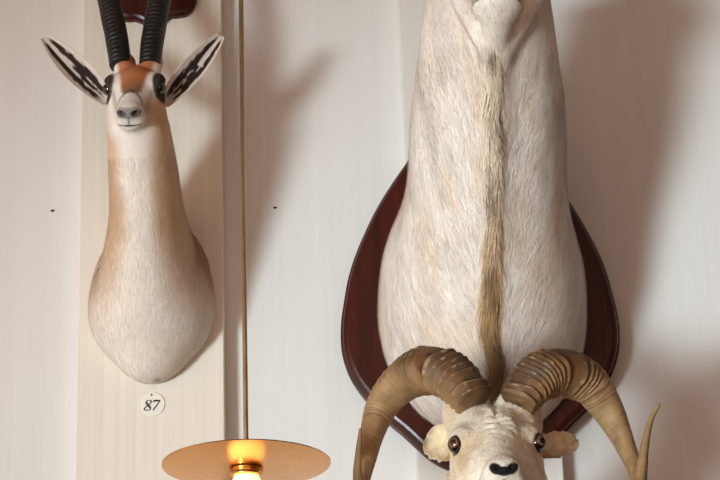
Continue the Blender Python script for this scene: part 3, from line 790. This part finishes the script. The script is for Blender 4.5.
# ------------------------------------------------------------------ plaque above the springbok
def build_upper_plaque():
    pts = [(108, -10), (112, 8), (120, 18), (128, 20.5), (135, 20), (143, 23), (150, 26), (158, 26), (165, 22), (170, 17.5), (178, 16.5), (188, 14), (195, 5), (198, -8), (203, -50), (200, -130), (182, -190), (152, -205), (122, -190), (104, -130), (101, -50)]
    y = -BD-.012
    Lp = [P(a, b_, y) for a, b_ in pts]; key = np.array([(p[0], p[2], 0) for p in Lp]); key = np.vstack([key, key[:1]])
    cl = catmull(key, 4)[:-1, :2]
    up = empty('shield_mount', P(152, -60, -BD), 'dark red wooden shield with scalloped lower edge above the black gazelle horns', 'plaque')
    slab('plaque', cl, -BD, [(0, -BD), (0, -BD-.014), (.006, -BD-.021), (.012, -BD-.024)], MAT['mahogany'], up)
    base = np.array(up.location); yf = -BD-.024
    K = [(base[0]+dx, yf-d, base[2]+dz, a, b_) for dx, d, dz, a, b_ in ((0, -.02, .14, .105, .16), (0, .01, .14, .105, .16), (0, .10, .18, .09, .135), (0, .20, .27, .07, .10), (0, .28, .38, .06, .08), (0, .33, .48, .055, .065))]
    nk = loft(K); o_, H = head_frame((base[0], yf-.36, base[2]+.52), math.radians(40))
    h = lambda x, f_, u: o_+H@np.array([x, f_, u])
    g1, g2 = ell(h(0, -.03, -.02), (.06, .085, .055), H), cone(h(0, 0, -.02), h(0, .13, -.03), .05, .03)
    f = lambda p: smax(smin(nk(p), smin(g1(p), g2(p), .03), .03), p[:, 1]-yf+.001, .005)
    V, Q = polygonise(f, (base[0]-.2, -.66, base[2]-.25), (base[0]+.2, -.05, base[2]+.76), .007)
    me = bigmesh('hide', V-base, Q, True, np.tile(lin(176, 140, 104), (len(V), 1))); link('hide', me, MAT['hide'], up, base)
    for s in (-1, 1):
        pth = [h(s*.03, -.08, .02), h(s*.04, -.12, .10), h(s*.06, -.17, .18), h(s*.06, -.19, .26)]
        Vh, Fh, Ch, _ = sweep(pth, [.02, .018, .012, .003], [.02, .018, .012, .003], (1, 0, 0), 16, None, lambda a, b_: np.tile(lin(30, 26, 26), (16, 1)))
        link('horn', mesh('horn', Vh-pth[0], Fh, True, Ch), MAT['horn_dark'], up, pth[0])
build_upper_plaque()

# ------------------------------------------------------------------ number label
def build_label():
    c = P(153.2, 404.4, -BD); k = 1/PPM(c); kz = k/math.cos(PITCH-math.radians(4))
    lb = empty('number_label', c, 'small round white label reading 87 on the board below the gazelle bust', 'label')
    V, F = lathe([(1e-4, 0), (11.6*k, 0), (11.6*k, .003), (11.2*k, .0034), (1e-4, .0034)], 48)
    V = [(x, -z+.0006, y*kz/k) for x, y, z in V]; me = mesh('disc', V, F, False); bm_fix(me); link('disc', me, MAT['paper'], lb, c)
    def pt(px, py): return np.array([(px-153.2)*k, -.0042, -(py-404.4)*kz])
    def ribbon(name, pts, wid):
        pts = np.array(pts); t = np.gradient(pts, axis=0); t /= np.linalg.norm(t, axis=1)[:, None]+1e-9
        nn = np.stack([-t[:, 1], t[:, 0]], 1); w = np.array(wid)[:, None]/2
        A = pts+nn*w; B = pts-nn*w; n = len(pts)
        V = [pt(*a) for a in A]+[pt(*b_) for b_ in B]+[pt(*a)+np.array([0, .0007, 0]) for a in A]+[pt(*b_)+np.array([0, .0007, 0]) for b_ in B]
        F = []
        for i in range(n-1):
            F += [(i, i+1, n+i+1, n+i), (2*n+i, 3*n+i, 3*n+i+1, 2*n+i+1), (i, 2*n+i, 2*n+i+1, i+1), (n+i, n+i+1, 3*n+i+1, 3*n+i)]
        F += [(0, n, 3*n, 2*n), (n-1, 3*n-1, 4*n-1, 2*n-1)]
        me = mesh(name, V, F, False); bm_fix(me); link(name, me, MAT['ink'], lb, c)
    t = np.linspace(0, 2*PI, 81); yy = 405.6-5.0*np.cos(t); sc = np.where(np.cos(t) > 0, 2.7, 3.2)
    xx = 148.1+sc*np.sin(2*t)*.95-(yy-405.6)*.22
    wid = .65+1.35*np.exp(-((t-1.5*PI)/.75)**2)+.35*np.exp(-((t-PI*.25)/.4)**2)+.5*np.exp(-((t-PI*.8)/.4)**2)
    ribbon('digit', np.column_stack([xx, yy]), wid)
    ribbon('digit', [(153.6, 402.9), (154.1, 401.3), (155, 401.2), (158, 401.25), (160.1, 401.2), (159.2, 402.6), (156.5, 406.2), (154.2, 409.2), (153.2, 410.6)], [.7, 1.1, 1.7, 1.7, 1.2, .8, .95, 1.05, 1.0])
    ball('pin', c+pt(151.6, 395.4), .0022, MAT['iron'], lb)
build_label()

# ------------------------------------------------------------------ pendant lamp
def build_lamp():
    c = P(246.3, 464.5, -.82); R_ = 84.7/PPM(c)
    lp = empty('pendant_lamp', c, 'brass disc pendant lamp with glowing bulb on a long thin rod', 'lamp')
    prof = [(.006, -.0065), (.05, -.006), (.10, -.0042), (.15, -.001), (R_-.002, .0016), (R_, .0008), (R_-.001, -.0008), (.15, -.0035), (.10, -.0067), (.05, -.0085), (.006, -.009), (.006, -.0065)]
    V, F = lathe(prof, 96); me = mesh('shade', V, F); bm_fix(me); o = link('shade', me, MAT['brass'], lp, c)
    o.modifiers.new('edges', 'EDGE_SPLIT').split_angle = math.radians(50)
    V, F = lathe([(.0052, -.007), (.0052, 1.75), (.0001, 1.75)], 20); link('rod', mesh('rod', V, F), MAT['rod'], lp, c)
    V, F = lathe([(.0001, .0125), (.011, .0125), (.013, .009), (.013, -.0065), (.0001, -.0065)], 24); me = mesh('rod_nut', V, F); bm_fix(me); link('rod_nut', me, MAT['rod'], lp, c)
    V, F = lathe([(.0001, 1.775), (.05, 1.77), (.055, 1.755), (.055, 1.75), (.0001, 1.749)], 40); me = mesh('ceiling_rose', V, F); bm_fix(me); link('ceiling_rose', me, MAT['rod'], lp, c)
    V, F = lathe([(.0001, -.0088), (.032, -.0090), (.0345, -.011), (.0345, -.019), (.032, -.021), (.031, -.024), (.029, -.025), (.0001, -.0252)], 48); me = mesh('socket', V, F); bm_fix(me)
    o = link('socket', me, MAT['brass'], lp, c); o.modifiers.new('edges', 'EDGE_SPLIT').split_angle = math.radians(40)
    V, F = lathe([(.0001, -.0253), (.025, -.0254), (.027, -.031), (.035, -.042), (.039, -.060), (.036, -.080), (.023, -.094), (.0001, -.099)], 40); me = mesh('bulb', V, F); bm_fix(me); link('bulb', me, MAT['bulb'], lp, c)
build_lamp()

# ------------------------------------------------------------------ nails
for px, py, lab in ((52.5, 211, 'tiny dark nail in the wall left of the gazelle board'), (275, 208, 'tiny dark nail in the wall right of the brass rod')):
    p = P(px, py, 0); V, F = lathe([(.0001, .004), (.0028, .0035), (.003, .002), (.0015, .0015), (.0013, -.004), (.0001, -.004)], 12)
    V = [(x*1.5, -z, y) for x, y, z in V]; me = mesh('nail', V, F); bm_fix(me)
    o = link('nail', me, MAT['iron'], None, p); o['label'] = lab; o['category'] = 'nail'

# ------------------------------------------------------------------ light
def area(name, loc, target, sx, sy, power, col):
    l = bpy.data.lights.new(name, 'AREA'); l.shape = 'RECTANGLE'; l.size = sx; l.size_y = sy; l.energy = power; l.color = col
    o = bpy.data.objects.new(name, l); COL.objects.link(o); o.location = loc
    d = Vector(target)-Vector(loc); o.rotation_euler = d.to_track_quat('-Z', 'Y').to_euler(); return o
key = area('window_light', (-5.5, -8.5, 0.4), P(550, 385, 0), 2.8, 2.5, 23.5, (.77, .94, 1.0)); key.data.spread = math.radians(14)
w = bpy.data.worlds.new('room_light'); scn.world = w; w.use_nodes = True
bg = w.node_tree.nodes['Background']; bg.inputs[0].default_value = (1.0, .69, .54, 1); bg.inputs[1].default_value = 1.17
scn.view_settings.view_transform = 'Standard'; scn.view_settings.look = 'None'; scn.view_settings.gamma = 1
scn.view_settings.use_curve_mapping = False; scn.view_settings.exposure = 0.0
